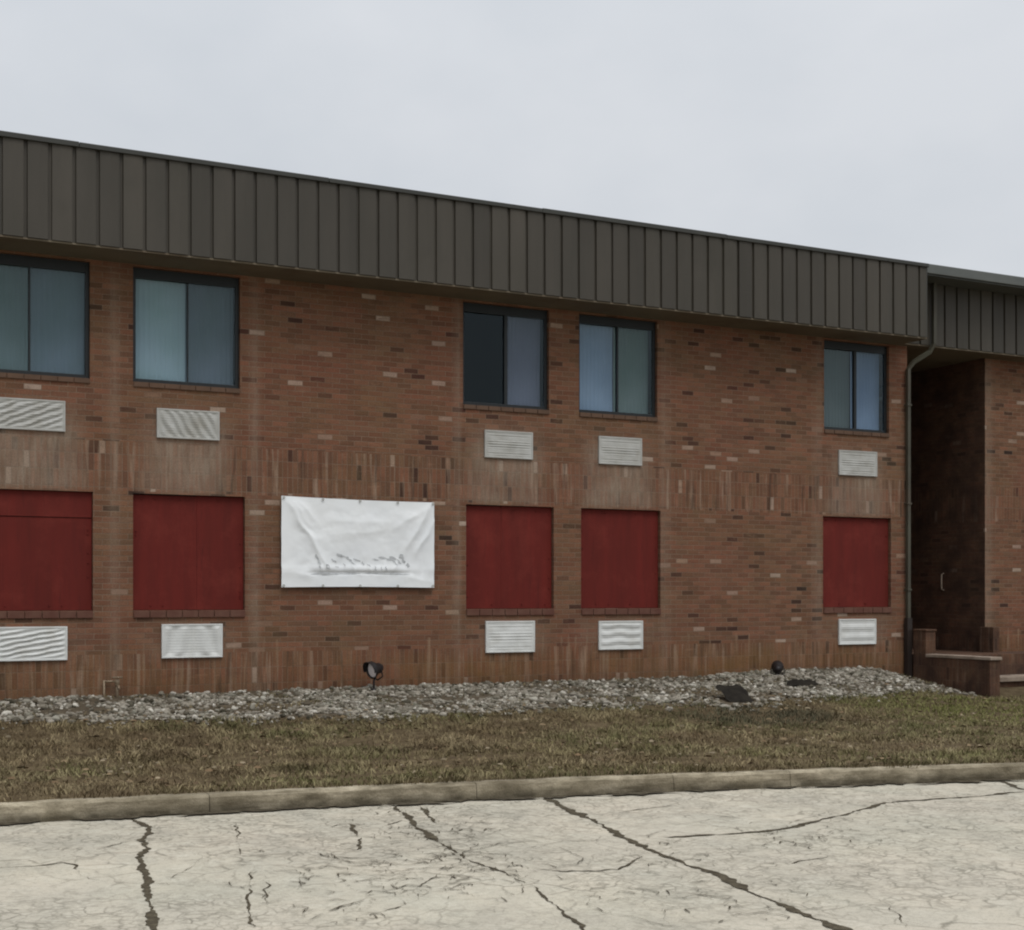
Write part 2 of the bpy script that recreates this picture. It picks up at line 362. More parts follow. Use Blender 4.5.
def strip(pts, w, z, jag, breaks):
    P = [Vector((*p, 0)) for p in pts]; dense = []
    for a, b in zip(P, P[1:]):
        n = max(2, int((b-a).length/.02))
        for k in range(n): dense.append(a.lerp(b, k/n))
    dense.append(P[-1]); out = []; L = len(dense); sd = rnd.uniform(0, 99)
    for i, p in enumerate(dense):
        d = (dense[min(i+1, L-1)]-dense[max(i-1, 0)]); d.normalize(); nrm = Vector((-d.y, d.x, 0))
        p = p+nrm*jag*(fbm(p.x*5, p.y*5, sd)*1.6+nz(p.x*14, p.y*14, sd)*.45)
        ww = w*(.75+1.1*nz(p.x*3, p.y*3, sd+5)+.8*nz(p.x*11, p.y*11, sd+9)+.25*nz(p.x*26, p.y*26, sd))
        if breaks: ww *= sst(-.25, .05, nz(p.x*2.3, p.y*2.3, sd+7))
        ww = max(ww, w*.22 if not breaks else 0)
        ww *= min(1, (min(i, L-1-i)+1)/10)
        out.append((p-nrm*max(ww, 0.0006), p+nrm*max(ww, 0.0006)))
    for (a, b), (c, d) in zip(out, out[1:]):
        mb.quad((a.x, a.y, z), (c.x, c.y, z), (d.x, d.y, z), (b.x, b.y, z))
zc = .004
for k, pts in CR.items():
    w = CW.get(k, .006); zc += .00005
    strip(pts, w, zc, .035, k not in ('A', 'F', 'E1', 'I', 'G'))
# small spalls beside the crack mouths
for cx_, cy_, n in ((4.6, -6.7, 40), (4.35, -7.7, 90), (4.0, -8.9, 130), (3.4, -9.3, 70), (3.0, -8.4, 40), (6.6, -9.0, 60), (7.3, -8.8, 40), (5.5, -9.4, 50), (2.8, -9.6, 40), (4.9, -10.6, 50)):
    for _ in range(n):
        x, y = rnd.gauss(cx_, .28), rnd.gauss(cy_, .4); a = rnd.uniform(0, 3.1); l_ = rnd.uniform(.05, .2); zc += .000004
        strip([(x, y), (x+l_*.5*math.cos(a), y+l_*.5*math.sin(a)), (x+l_*math.cos(a+.8), y+l_*math.sin(a+.8))], rnd.uniform(.005, .012), zc, .02, False)
for _ in range(24):
    x, y = rnd.gauss(4.0, .75), rnd.gauss(-8.6, .9); a = rnd.uniform(0, 6.283); pts = [(x, y)]; zc += .00001
    for k in range(rnd.randint(3, 6)):
        a += rnd.uniform(-.9, .9); x += .22*math.cos(a); y += .22*math.sin(a); pts.append((x, y))
    if all(p[1] < yk(p[0])-.1 for p in pts): strip(pts, rnd.uniform(.003, .006), zc, .03, True)
# dirt collected along the kerb foot
foot = [(x, yk(x)-.012-.012*nz(x*1.7, 4)) for x in np.arange(-4, 20, .35)]
strip(foot, .075, .0135, .03, True)
foot = [(x, yk(x)-.07-.06*nz(x*.9, 8)) for x in np.arange(-4, 20, .35)]
strip(foot, .05, .0145, .05, True)
ck = mb.build('road_crack', M['crack'], road); ck['kind'] = 'structure'

# kerb: cast in lengths with tight joints
mb = MB(); step = .12; x = -12.0
prof = [(0, -.02), (0.004, .07), (.012, .128), (.03, .148), (.055, .153), (.15, .15), (.165, .145), (.168, -.02)]
joints = [-9.1, -6.05, -3.0, .1, 3.05, 5.35, 7.2, 8.35, 11.3, 14.3, 17.4, 20.4, 23.4, 30]
for a, b in zip(joints, joints[1:]):
    a += .003; b -= .003; n = max(2, int((b-a)/step)); rings = []; dz = rnd.uniform(-.008, .008)
    for i in range(n+1):
        x = a+(b-a)*i/n; yy = yk(x); e = .006 if i in (0, n) else 0; ring = []
        for j, (py, pz) in enumerate(prof):
            q = 0 if j in (0, 7) else 1
            ring.append((x, yy+py+q*(.016*fbm(x*3, pz*9, j)-.02*max(0, nz(x*2.1, 7)-.28)*(2 <= j <= 5))+(e if j < 4 else 0), pz+q*(dz+.016*fbm(x*3.5, j*1.3, 2)-.05*max(0, nz(x*1.6, 3)-.3)*(2 <= j <= 4)-(e*.5 if 2 <= j <= 5 else 0))))
        rings.append(ring)
    m_ = len(prof); vs = [v for r in rings for v in r]
    fs = [(i*m_+k, (i+1)*m_+k, (i+1)*m_+k+1, i*m_+k+1) for i in range(n) for k in range(m_-1)]
    fs += [tuple(range(m_)), tuple(range(n*m_+m_-1, n*m_-1, -1))]
    mb.add(vs, fs)
kb = mb.build('kerb', M['kerb'], kind='structure')

# lawn bank between kerb and wall, and the soil under the stones
V, F = [], []; nx, ny = 300, 60; X0, X1 = -10, 30
for i in range(nx+1):
    X = X0+(X1-X0)*i/nx; k = yk(X)+.16
    for j in range(ny+1):
        y = k+(.6-k)*j/ny; V.append((X, y, zg(X, y)))
for i in range(nx):
    for j in range(ny):
        a = i*(ny+1)+j; F.append((a, a+ny+1, a+ny+2, a+1))
lawn = np_mesh('lawn_bank', V, F, M['lawn'], smooth=True); lawn['kind'] = 'structure'
V, F = [], []; nx, ny = 200, 14; X0, X1 = -8, 16.05
for i in range(nx+1):
    X = X0+(X1-X0)*i/nx; e = yrock(X)+.1+.12*fbm(X*2, 1)
    for j in range(ny+1):
        y = e+(.04-e)*j/ny; V.append((X, y, zg(X, y)+(.006 if j else -.01)))
for i in range(nx):
    for j in range(ny):
        a = i*(ny+1)+j; F.append((a, a+ny+1, a+ny+2, a+1))
so = np_mesh('stone_bed_soil', V, F, M['soil'], smooth=True); so['kind'] = 'structure'

# river stones
def stone_proto(seed):
    bm = bmesh.new(); bmesh.ops.create_icosphere(bm, subdivisions=2, radius=1)
    r = random.Random(seed); cuts = [(Vector((r.gauss(0, 1), r.gauss(0, 1), r.gauss(0, 1))).normalized(), r.uniform(.55, .8)) for _ in range(9)]
    for v in bm.verts:
        for n_, d in cuts:
            k = v.co.dot(n_)-d
            if k > 0: v.co -= n_*k*.85
        v.co *= 1+.12*nz(v.co.x*2+seed, v.co.y*2, v.co.z*2)
    V = np.array([v.co[:] for v in bm.verts]); F = np.array([[v.index for v in f.verts] for f in bm.faces]); bm.free(); return V, F
PR = [stone_proto(s) for s in range(8)]
VV, FF, off = [], [], 0
def put_stone(x, y, r, sink=.35):
    global off
    V, F = PR[rnd.randrange(8)]
    s = Matrix.Rotation(rnd.uniform(0, 6.3), 3, 'Z') @ Matrix.Rotation(rnd.uniform(-.5, .5), 3, 'X') @ Matrix.Diagonal((r*rnd.uniform(.8, 1.5), r*rnd.uniform(.7, 1.1), r*rnd.uniform(.5, .85)))
    VV.append(V @ np.array(s).T+np.array((x, y, zg(x, y)+r*sink))); FF.append(F+off); off += len(V)
n = 0
while n < 20000:
    X = rnd.uniform(-5, 16.09); e = yrock(X); y = rnd.uniform(e-.5, -.02)
    q = (y-e)+.35*fbm(X*1.1, y*1.1, 5)
    dens = max(sst(-.12, .22, q), .1*sst(-.5, 0, y-e))*ip(X, [(0, .25), (2.0, .35), (3.0, .6), (4, 1), (9, .9), (10.5, 1), (15, 1), (15.6, .6), (16.1, .5)])
    gap = fbm(X*.9+7, y*1.4, 2)
    if gap < -.02: dens *= .16+.5*sst(-.16, -.5, gap)*0
    if rnd.random() > dens: continue
    r = min(.046, max(.009, rnd.lognormvariate(math.log(.021), .4)))
    if any(abs(X-a) < c and abs(y-b) < d for a, b, c, d in ((11.45, -1.72, .3, .24), (13.15, -.98, .27, .08))): continue
    put_stone(X, min(y, -.03-r), r, .3+.5*rnd.random()*(1 if rnd.random() < .3 else .2)); n += 1
st = np_mesh('river_stones', np.concatenate(VV), np.concatenate(FF), M['stone'], smooth=False); tag(st, kind='stuff')

# grass
def tone(X, y):
    g = sst(-.25, .3, fbm(X*.55+3, y*.8, 1)+ip(X, [(0, -.28), (3, -.22), (5, .0), (9, .06), (12, -.02), (13, .22), (17, .3)]))
    b = sst(-.2, .25, fbm(X*2.6, y*2.6, 8))
    br, gr, st_ = np.array(lin(114, 98, 70)[:3]), np.array(lin(106, 104, 64)[:3]), np.array(lin(164, 150, 116)[:3])
    c = br*(1-g)+gr*g; c = c*.74*np.array((.98, .97, 1.06))*(.62+.38*sst(.14, .42, y-yk(X)-.02))*(1+.95*fbm(X*1.5, y*2.6, 13)); c = c*(1-.5*b)+st_*.5*b  # edge shadow along the kerb painted into the blade colour
    d = max(0, 1-math.hypot((X-10.9)/1.5, (y+3.0)/1.1))
    c = c*(1-.85*sst(0, .5, d))+np.array(lin(62, 62, 48)[:3])*.85*sst(0, .5, d)
    hg = max(0, 1-math.hypot((X-15.0)/3.2, (y+3.2)/2.4))
    return c*(1-.6*sst(0, .7, hg))+np.array(lin(108, 112, 58)[:3])*.6*sst(0, .7, hg)
VV, FF, CC, nb = [], [], [], 0
N = 230000; R = np.random.RandomState(3)
for _ in range(N):
    X = R.uniform(-4, 22); k = yk(X)+.13-.16*max(0, nz(X*1.1, 9)); y = R.uniform(k, -.05)
    e = yrock(X)
    if X < 16.12 and y > e+.08:
        lone = .22+.45*sst(.06, -.12, fbm(X*.9+7, y*1.4, 2))+.3*sst(-.2, .0, y)*(fbm(X*1.9, 3) > -.02)+.25*ip(X, [(0, 1), (3, .5), (4, 0)])
        if R.rand() > lone*sst(-.15, .2, fbm(X*1.3, y*1.3, 4)): continue
    if X > 16.1 and y > -1.8: continue
    cl = fbm(X*2.2, y*2.2, 6); bare = fbm(X*.8+2, y*1.6, 21)
    if bare < -.14 and R.rand() < .72: continue
    if cl < -.13 and R.rand() < .6: continue
    edge = y-yk(X) < .3
    h = R.uniform(.022, .07)*(1+1.6*max(0, cl))*(1+1.2*max(0, bare))*(.95 if edge else .85); w = R.uniform(.003, .0065)
    a = R.uniform(0, 6.283); lean = R.uniform(.3, 1.5)*h; la = R.uniform(0, 6.283)
    if edge and y-yk(X) < .2: la = R.uniform(-2.6, -.6)
    dx, dy = math.cos(a)*w, math.sin(a)*w; z = zg(X, y)-.008
    lx, ly = math.cos(la)*lean, math.sin(la)*lean
    VV += [(X-dx, y-dy, z), (X+dx, y+dy, z), (X+lx*.45+dx*.6, y+ly*.45+dy*.6, z+h*.7), (X+lx*.45-dx*.6, y+ly*.45-dy*.6, z+h*.7), (X+lx, y+ly, z+h*.85)]
    FF += [(nb, nb+1, nb+2), (nb, nb+2, nb+3), (nb+3, nb+2, nb+4)]; nb += 5
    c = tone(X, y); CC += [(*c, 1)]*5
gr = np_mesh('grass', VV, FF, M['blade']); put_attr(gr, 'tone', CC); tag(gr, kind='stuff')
# dry leaves and thatch clumps caught in the grass
VV, FF, CC, nb = [], [], [], 0
for _ in range(5200):
    X = R.uniform(-4, 22); y = R.uniform(yk(X)+.2, yrock(X)+.5 if X < 16 else -2.2)
    if fbm(X*1.4, y*1.4, 11) < -.02: continue
    s = R.uniform(.015, .042); a = R.uniform(0, 6.283); z = zg(X, y)+R.uniform(.025, .07)
    m = Matrix.Rotation(a, 3, 'Z') @ Matrix.Rotation(R.uniform(-.7, .7), 3, 'X')
    for p in ((-s, 0, 0), (-.3*s, -.45*s, .15*s), (.5*s, -.35*s, .1*s), (s, 0, -.1*s), (.5*s, .35*s, .15*s), (-.3*s, .45*s, .1*s)):
        q = m @ Vector(p); VV.append((X+q.x, y+q.y, z+q.z))
    FF.append(tuple(range(nb, nb+6))); nb += 6
    c = np.array(lin(*[(112, 96, 74), (98, 80, 60), (124, 112, 92), (84, 70, 54)][R.randint(4)])[:3]); CC += [(*c, 1)]*6
lf = np_mesh('fallen_leaves', VV, FF, M['leaf']); put_attr(lf, 'tone', CC); tag(lf, kind='stuff')

# ------------------------------------------------------------------ the building
XL, XC, XW, XR = -9.0, 16.105, 18.106, 42.0     # left end, corner, wing corner, right end
ZE = 5.91                                         # eaves
B = empty('brick_building', (4, 0, 0), 'long two storey brown brick building with dark ribbed metal mansard and boarded red windows', 'building')
BI = Matrix.Translation((-4, 0, 0))
def part(mb_, name, mat, parent=None, smooth=False):
    mb_.v = [(v[0]-4, v[1], v[2]) for v in mb_.v] if parent is None else [(v[0]-4, v[1], v[2]) for v in mb_.v]
    return mb_.build(name, mat, parent or B, smooth)

WIN = [(1.80, 3.142), (3.655, 4.997), (8.12, 9.463), (9.951, 11.28), (14.391, 15.723)]
BRD = [(1.79, 3.177), (3.655, 5.061), (8.166, 9.54), (9.985, 11.335), (14.371, 15.765)]
WZ = (4.445, 5.86); BZ = (1.635, 3.075)
openings = [(a, b, *WZ) for a, b in WIN]+[(a, b, *BZ) for a, b in BRD]

def wall_grid(xs, zs, place, holes, wear_shade):
    xs, zs = sorted(set(round(v, 4) for v in xs)), sorted(set(round(v, 4) for v in zs))
    V = [place(x, z) for x in xs for z in zs]; C = [wear_shade(x, z) for x in xs for z in zs]; F = []; nzs = len(zs)
    for i in range(len(xs)-1):
        for j in range(nzs-1):
            cx, cz = (xs[i]+xs[i+1])/2, (zs[j]+zs[j+1])/2
            if any(a < cx < b and c < cz < d for a, b, c, d in holes): continue
            a = i*nzs+j; F.append((a, a+nzs, a+nzs+1, a+1))
    return V, F, C
def wear_front(x, z):
    s = 0
    for i, (a, b) in enumerate(WIN):            # pale lime bloom below the upper vents
        cx = (a+b)/2-(.02 if i else .0)
        s = max(s, sst(.75, .3, abs(x-cx+.0))*sst(3.0, 3.2, z)*sst(4.35, 3.7, z)*(.62+.9*fbm(x*2.3, z*2.3, 3)))
        s = max(s, .4*sst(.8, .5, abs(x-cx))*sst(.95, 1.05, z)*sst(1.6, 1.3, z)*(.4+1.2*fbm(x*2.1, z*2.1, 9)))
    for xe in (5.16, 8.02, 11.40, 14.27, 3.4):         # pale upright seams beside the window bays
        s = max(s, .42*sst(.09, .03, abs(x-xe))*(.75+.9*fbm(x*3, z*.8, 5)))
    g = sst(1.25, .75, z)*(.65+.9*fbm(x*1.2, z*2, 7))*ip(x, [(2, .5), (6, .55), (8, .75), (16, .8)])
    d = .75*sst(.85, .55, z)*(.5+.8*fbm(x*1.4, z*3, 17))
    return (min(max(s, 0), .85), min(max(g, 0), .8), min(max(d, 0), .8), 1)
st_ = .11
xs = list(np.arange(XL, XC, st_))+[XC]+[v for o in openings for v in o[:2]]
zs = list(np.arange(.2, ZE, st_))+[ZE]+[v for o in openings for v in o[2:]]
V, F, C = wall_grid(xs, zs, lambda x, z: (x-4, 0, z), openings, wear_front)
for a, b, c, d in openings:                        # reveals, one brick deep
    D = .13
    for q in (((a, 0, c), (a, D, c), (a, D, d), (a, 0, d)), ((b, 0, c), (b, 0, d), (b, D, d), (b, D, c)),
              ((a, 0, d), (a, D, d), (b, D, d), (b, 0, d)), ((a, 0, c), (b, 0, c), (b, D, c), (a, D, c))):
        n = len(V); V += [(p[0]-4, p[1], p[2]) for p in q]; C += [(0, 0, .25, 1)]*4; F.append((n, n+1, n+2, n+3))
n = len(V); V += [(XC-4, 0, .2), (XC-4, 9, .2), (XC-4, 9, ZE), (XC-4, 0, ZE)]; C += [(0, 0, .2, 1)]*4; F.append((n, n+1, n+2, n+3))
n = len(V); V += [(XL-4, 9, .2), (XL-4, 0, .2), (XL-4, 0, ZE), (XL-4, 9, ZE)]; C += [(0, 0, .2, 1)]*4; F.append((n, n+1, n+2, n+3))
w = np_mesh('wall', V, F, M['brick'], B); put_attr(w, 'wear_shade', C)
# the wing beyond the breezeway
xs = list(np.arange(XW, 24, st_))+[24, XR]; zs = list(np.arange(.2, ZE, st_))+[ZE]
V, F, C = wall_grid(xs, zs, lambda x, z: (x-4, .27, z), [], lambda x, z: (max(0, .35*sst(.25, .05, x-XW)), sst(1.3, .8, z)*.5, .2*sst(1.2, .8, z), 1))
V2, F2, C2 = wall_grid(list(np.arange(.27, 6, .2))+[6.0], zs, lambda y, z: (XW-4, y, z), [], lambda x, z: (0, 0, 1.0, 1))  # breezeway side wall: recess shade painted in as a dark tone
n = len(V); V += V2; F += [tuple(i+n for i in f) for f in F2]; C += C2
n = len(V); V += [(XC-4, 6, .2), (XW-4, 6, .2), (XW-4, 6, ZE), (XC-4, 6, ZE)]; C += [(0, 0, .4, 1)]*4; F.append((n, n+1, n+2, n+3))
w = np_mesh('wing_wall', V, F, M['brick'], B); put_attr(w, 'wear_shade', C)
mb = MB(); mb.quad((XL, 9, .2), (XL, 9, ZE+1), (XR, 9, ZE+1), (XR, 9, .2)); part(mb, 'rear_wall', M['brick'])

# mansard: pans with recessed dark joints, each pan slightly different
def mansard(name, x0, x1, yb, yt, zb, zt, lip):
    mb = MB(); p = .269; x = x0; gap, dep = .046, .03
    while x < x1-.05:
        e = min(x+p, x1); o1, o2 = rnd.uniform(-.004, .004), rnd.uniform(-.004, .004)
        sec = [(x, dep), (x+gap*.36, dep), (x+gap*.5, o1), (x+p*.55, o1-.006), (e-gap*.5, o2), (e-gap*.36, dep), (e, dep)]
        vs = []
        for px, dy in sec: vs += [(px, yb+dy, zb), (px, yt+dy, zt)]
        mb.add(vs, [(2*i, 2*i+2, 2*i+3, 2*i+1) for i in range(len(sec)-1)]+[tuple(range(2*len(sec)-2, -2, -2))])
        x += p
    return part(mb, name, M['mansard'])
mansard('mansard_roof', XL-.3+.043, 15.93, -.65, -.645, ZE+.004, 7.03, .03)
mansard('wing_mansard', 15.99, XR, -.13, -.125, ZE+.006, 6.95, .03)
mb = MB(); mb.box(XL-.3, 15.90, -.56, 10, 5.98, 7.015); part(mb, 'roof_deck', M['trim'])
mb = MB(); mb.box(15.945, XR, -.05, 10, 5.98, 6.92); part(mb, 'wing_roof_deck', M['trim'])
mb = MB()
x = XL-.3
while x < 15.93:
    e = min(x+3.05, 15.945); mb.box(x+.002, e-.002, -.675, -.50, 7.02, 7.08+rnd.uniform(-.004, .004), .006); x = e
part(mb, 'roof_coping', M['trim'])
mb = MB(); mb.box(15.95, XR, -.62, .06, 6.94, 7.095, .012); mb.box(15.96, XR, -.59, -.14, 6.92, 6.93); part(mb, 'roof_gutter', M['cap'])
mb = MB(); mb.box(XL-.3, 15.93, -.635, .0, 5.89, ZE); part(mb, 'soffit', M['soffit'])
mb = MB(); mb.box(15.935, XR, -.12, .268, 5.892, ZE+.002); mb.box(XC+.002, XW-.002, .27, 6, 5.895, ZE); part(mb, 'wing_soffit', M['soffit'])
mb = MB(); mb.box(15.905, 15.944, -.63, -.14, 5.93, 7.015); part(mb, 'mansard_end_panel', M['trim'])

# downspout: down the wing's face, back under the eaves, down the corner
mb = MB(); mb.tube([(16.5, -.2, 6.92), (16.5, -.2, 5.93), (16.44, -.16, 5.80), (16.16, -.09, 5.62), (16.07, -.065, 5.5), (16.07, -.065, 1.45)], .05, rect=(.030, .028))
ds = part(mb, 'downspout', M['pipe'])
for z in (4.9, 3.3, 1.9):
    mb = MB(); mb.box(16.025, 16.115, -.105, -.02, z, z+.035, .004); part(mb, 'strap', M['pipe'], ds)
mb = MB(); mb.tube([(16.07, -.065, 1.46), (16.07, -.065, .42)], .058, rect=(.05, .04)); part(mb, 'downspout_boot', M['door'])

# windows
GL = m_glass('window_glass', (.84, .88, .90, 1)); GLD = m_glass('dark_window_glass', (.30, .36, .40, 1), .7)
CUR = [((128, 142, 142), (104, 122, 116)), ((128, 140, 150), (104, 122, 122)), ((186, 202, 210), (158, 182, 178)), ((126, 134, 144), (100, 114, 114)),  # cloth colours; tree reflections in the glass painted in as greenish tones
       ((48, 54, 56), (36, 42, 44)), ((134, 134, 150), (118, 118, 134)), ((172, 186, 208), (146, 164, 188)), ((134, 144, 140), (104, 122, 112)),
       ((114, 120, 118), (98, 106, 102)), ((150, 166, 192), (124, 142, 172))]
def folds(x0, x1, y, z0, z1, seed, amp=.012):
    n, k = 40, 8; vs = []
    for i in range(n+1):
        x = x0+(x1-x0)*i/n
        for j in range(k+1):
            z = z0+(z1-z0)*j/k
            vs.append((x, y+amp*math.sin(i*1.55+seed+.5*math.sin(j*.6+seed))*(.5+.5*nz(x*3, seed))+.01*nz(x*2, z*1.5, seed), z))
    return vs, [(i*(k+1)+j, (i+1)*(k+1)+j, (i+1)*(k+1)+j+1, i*(k+1)+j+1) for i in range(n) for j in range(k)]
for wi, (a, b) in enumerate(WIN):
    z0, z1 = WZ; W = bpy.data.objects.new('window', None); COL.objects.link(W); W.parent = B; W.location = ((a+b)/2-4, .07, z0)
    def wp(mb_, name, mat, smooth=False):
        mb_.v = [(v[0]-(a+b)/2, v[1]-.07, v[2]-z0) for v in mb_.v]; return mb_.build(name, mat, W, smooth)
    mb = MB(); t_ = .045; y0, y1 = .055, .115; zt = z1-.125; zb = z0+.05; mid = (a+b)/2+(.02 if wi != 0 else -.02)
    mb.box(a, a+t_, y0, y1, z0, z1, .004); mb.box(b-t_, b, y0, y1, z0, z1, .004)
    mb.box(a+t_, b-t_, y0, y1, zt, z1, .004); mb.box(a+t_, b-t_, y0, y1, z0, zb, .004)
    mw = (.022, .016, .05, .026, .05)[wi]
    mb.box(mid-mw/2, mid+mw/2, y0+.006, y1-.004, zb, zt, .003)
    wp(mb, 'window_frame', M['frame'])
    for k, (p0, p1) in enumerate(((a+t_, mid-mw/2), (mid+mw/2, b-t_))):
        yy = .092 if k == 0 else .074; i = wi*2+k
        mb = MB(); mb.box(p0, p1, yy, yy+.006, zb, zt); wp(mb, 'pane', GLD if i == 4 else GL)
        mb = MB(); mb.add(*folds(p0-.01, p1+.01, .2, z0+.01, z1, wi*3+k, .010 if i != 4 else .004)); c1, c2 = CUR[i]
        wp(mb, 'curtain', m_cloth('curtain_cloth_reflection', lin(*c1), lin(*c2), .9), True)
    mb = MB(); mb.box(a-.01, b+.01, .26, .30, z0-.1, z1+.04); wp(mb, 'room_shade', M['black'])
    mb = MB(); n = 7
    for k in range(n):
        x0, x1 = a+(b-a)*k/n, a+(b-a)*(k+1)/n
        mb.box(x0+.004, x1-.004, -.022+rnd.uniform(-.003, .003), .054, z0-.062, z0-.002, .004)
    wp(mb, 'sill', M['sill'])

# plywood boards over the lower windows
for wi, (a, b) in enumerate(BRD):
    z0, z1 = BZ; mb = MB()
    if wi == 0:
        mb.box(a+.004, b-.004, .06, .078, z0+.004, 2.755, .002); mb.box(a+.004, b-.004, .05, .078, 2.762, z1-.004, .002)
    elif wi in (1, 2):
        s = (a+b)/2+(.1 if wi == 1 else -.12)
        mb.box(a+.004, s-.0008, .06, .078, z0+.004, z1-.012, .002); mb.box(s+.0008, b-.004, .0605, .078, z0+.004, z1-.004, .002)
    else: mb.box(a+.004, b-.004, .06, .078, z0+.004, z1-.006, .002)
    for k in range(14):
        x, z = (rnd.choice((a+.05, b-.05)), rnd.uniform(z0+.1, z1-.1)) if k % 2 else (rnd.uniform(a+.1, b-.1), rnd.choice((z0+.06, z1-.06)))
        mb.box(x-.008, x+.008, .048, .061, z-.008, z+.008, .002)
    bo = part(mb, 'window_board', M['board']); bo['label'] = 'dark red plywood board closing a lower window' if wi else 'dark red board in two sheets with a seam across its top'
    mb = MB(); n = 7
    for k in range(n):
        x0, x1 = a+(b-a)*k/n, a+(b-a)*(k+1)/n
        mb.box(x0+.004, x1-.004, -.024+rnd.uniform(-.003, .003), .058, z0-.09, z0-.003, .005)
    part(mb, 'board_sill', M['redsill'])
    mb = MB(); mb.box(a, b, .1, .13, z0-.05, z1+.05); part(mb, 'opening_back', M['black'])

# vents under every window: pressed white covers with creased louvres
def crease(kind, u, v):
    if kind == 'diag': return .011*math.sin((v*3.1-u*1.15)*2*math.pi*1.9+nz(u*4, v*3)*1.6)
    if kind == 'steep': return .012*math.sin((u*6.2+v*1.5)*2*math.pi+nz(u*5, v*2)*1.3)
    if kind == 'diag2': return .010*math.sin((v*2.6+u*-2.6)*2*math.pi*1.6+nz(u*5, v*4)*2)
    if kind == 'drape': return .020*(abs(u-.5)*2)**.5*math.sin((abs(u-.5)*2.1+v*.25)*2*math.pi*1.5)
    if kind == 'three': return .007*math.sin(v*2*math.pi*3.1+nz(u*3, v)*1.3)
    if kind == 'two': return .006*math.sin(v*2*math.pi*2.4+.6)
    return .0025*math.sin(v*2*math.pi*9)+.009*nz(u*4, v*3)
VU = [(2.04, 2.849, 3.782, 4.15, 'diag2'), (3.94, 4.725, 3.77, 4.135, 'steep'), (8.44, 9.19, 3.73, 4.11, 'soft'), (10.266, 10.996, 3.72, 4.12, 'soft'), (14.672, 15.45, 3.735, 4.13, 'soft')]
VL = [(2.06, 2.873, 1.043, 1.447, 'diag'), (4.0, 4.764, 1.042, 1.463, 'drape'), (8.456, 9.222, 1.028, 1.466, 'soft'), (10.266, 11.013, 1.038, 1.454, 'three'), (14.672, 15.43, 1.044, 1.45, 'two')]
for row, mat in ((VU, M['vent']), (VL, M['vent2'])):
    for a, b, z0, z1, kd in row:
        mb = MB(); n, k = 70, 40; vs = []; i0 = .018
        for i in range(n+1):
            for j in range(k+1):
                u, v = i/n, j/k; e = min(1, min(u, 1-u)*12, min(v, 1-v)*8)
                vs.append((a+i0+(b-a-2*i0)*u, -.028+e*(crease(kd, u, v)+(.0022 if row is VL else .0035)*math.sin(v*2*math.pi*11)), z0+i0+(z1-z0-2*i0)*v))
        mb.add(vs, [(i*(k+1)+j, (i+1)*(k+1)+j, (i+1)*(k+1)+j+1, i*(k+1)+j+1) for i in range(n) for j in range(k)])
        o = part(mb, 'vent_cover', mat, None, True)
        mb = MB(); mb.box(a, b, -.034, -.002, z0, z0+.02, .003); mb.box(a, b, -.034, -.002, z1-.02, z1, .003)
        mb.box(a, a+.02, -.034, -.002, z0+.02, z1-.02, .003); mb.box(b-.02, b, -.034, -.002, z0+.02, z1-.02, .003)
        part(mb, 'vent_rim', mat, o)

# a pale bracket on the breezeway's side wall
mb = MB(); mb.tube([(XW-.002, 1.24, 1.92), (XW-.05, 1.24, 1.94), (XW-.055, 1.24, 2.07), (XW-.05, 1.24, 2.20), (XW-.002, 1.24, 2.22)], .014, 8); part(mb, 'wall_bracket', M['conc'])

# ------------------------------------------------------------------ entrance stoop
stp = empty('entrance_stoop', (17, -.5, .4), 'low brick entrance stoop with stepped side walls at the dark breezeway mouth', 'steps')
def sp_(mb_, name, mat):
    mb_.v = [(v[0]-17, v[1]+.5, v[2]-.4) for v in mb_.v]
    o = mb_.build(name, mat, stp)
    if mat is M['brick']: put_attr(o, 'wear_shade', [(0, .15, 1.0, 1)]*len(o.data.vertices))
    return o
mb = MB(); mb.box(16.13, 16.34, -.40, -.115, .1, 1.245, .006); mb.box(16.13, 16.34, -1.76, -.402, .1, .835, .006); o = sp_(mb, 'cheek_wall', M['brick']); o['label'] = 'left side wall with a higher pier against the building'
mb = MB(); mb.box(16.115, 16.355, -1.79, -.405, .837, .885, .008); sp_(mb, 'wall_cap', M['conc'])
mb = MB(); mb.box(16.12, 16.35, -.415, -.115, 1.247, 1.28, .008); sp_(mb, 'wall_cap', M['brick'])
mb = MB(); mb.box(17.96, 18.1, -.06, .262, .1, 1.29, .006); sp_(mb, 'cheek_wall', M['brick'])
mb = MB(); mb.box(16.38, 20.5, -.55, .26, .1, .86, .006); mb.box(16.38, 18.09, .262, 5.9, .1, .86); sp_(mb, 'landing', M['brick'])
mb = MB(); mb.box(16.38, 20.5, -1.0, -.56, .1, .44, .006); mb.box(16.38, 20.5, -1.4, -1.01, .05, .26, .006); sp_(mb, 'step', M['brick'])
mb = MB(); mb.box(16.385, 20.5, -1.06, -.57, .442, .52, .01); sp_(mb, 'tread', M['conc'])

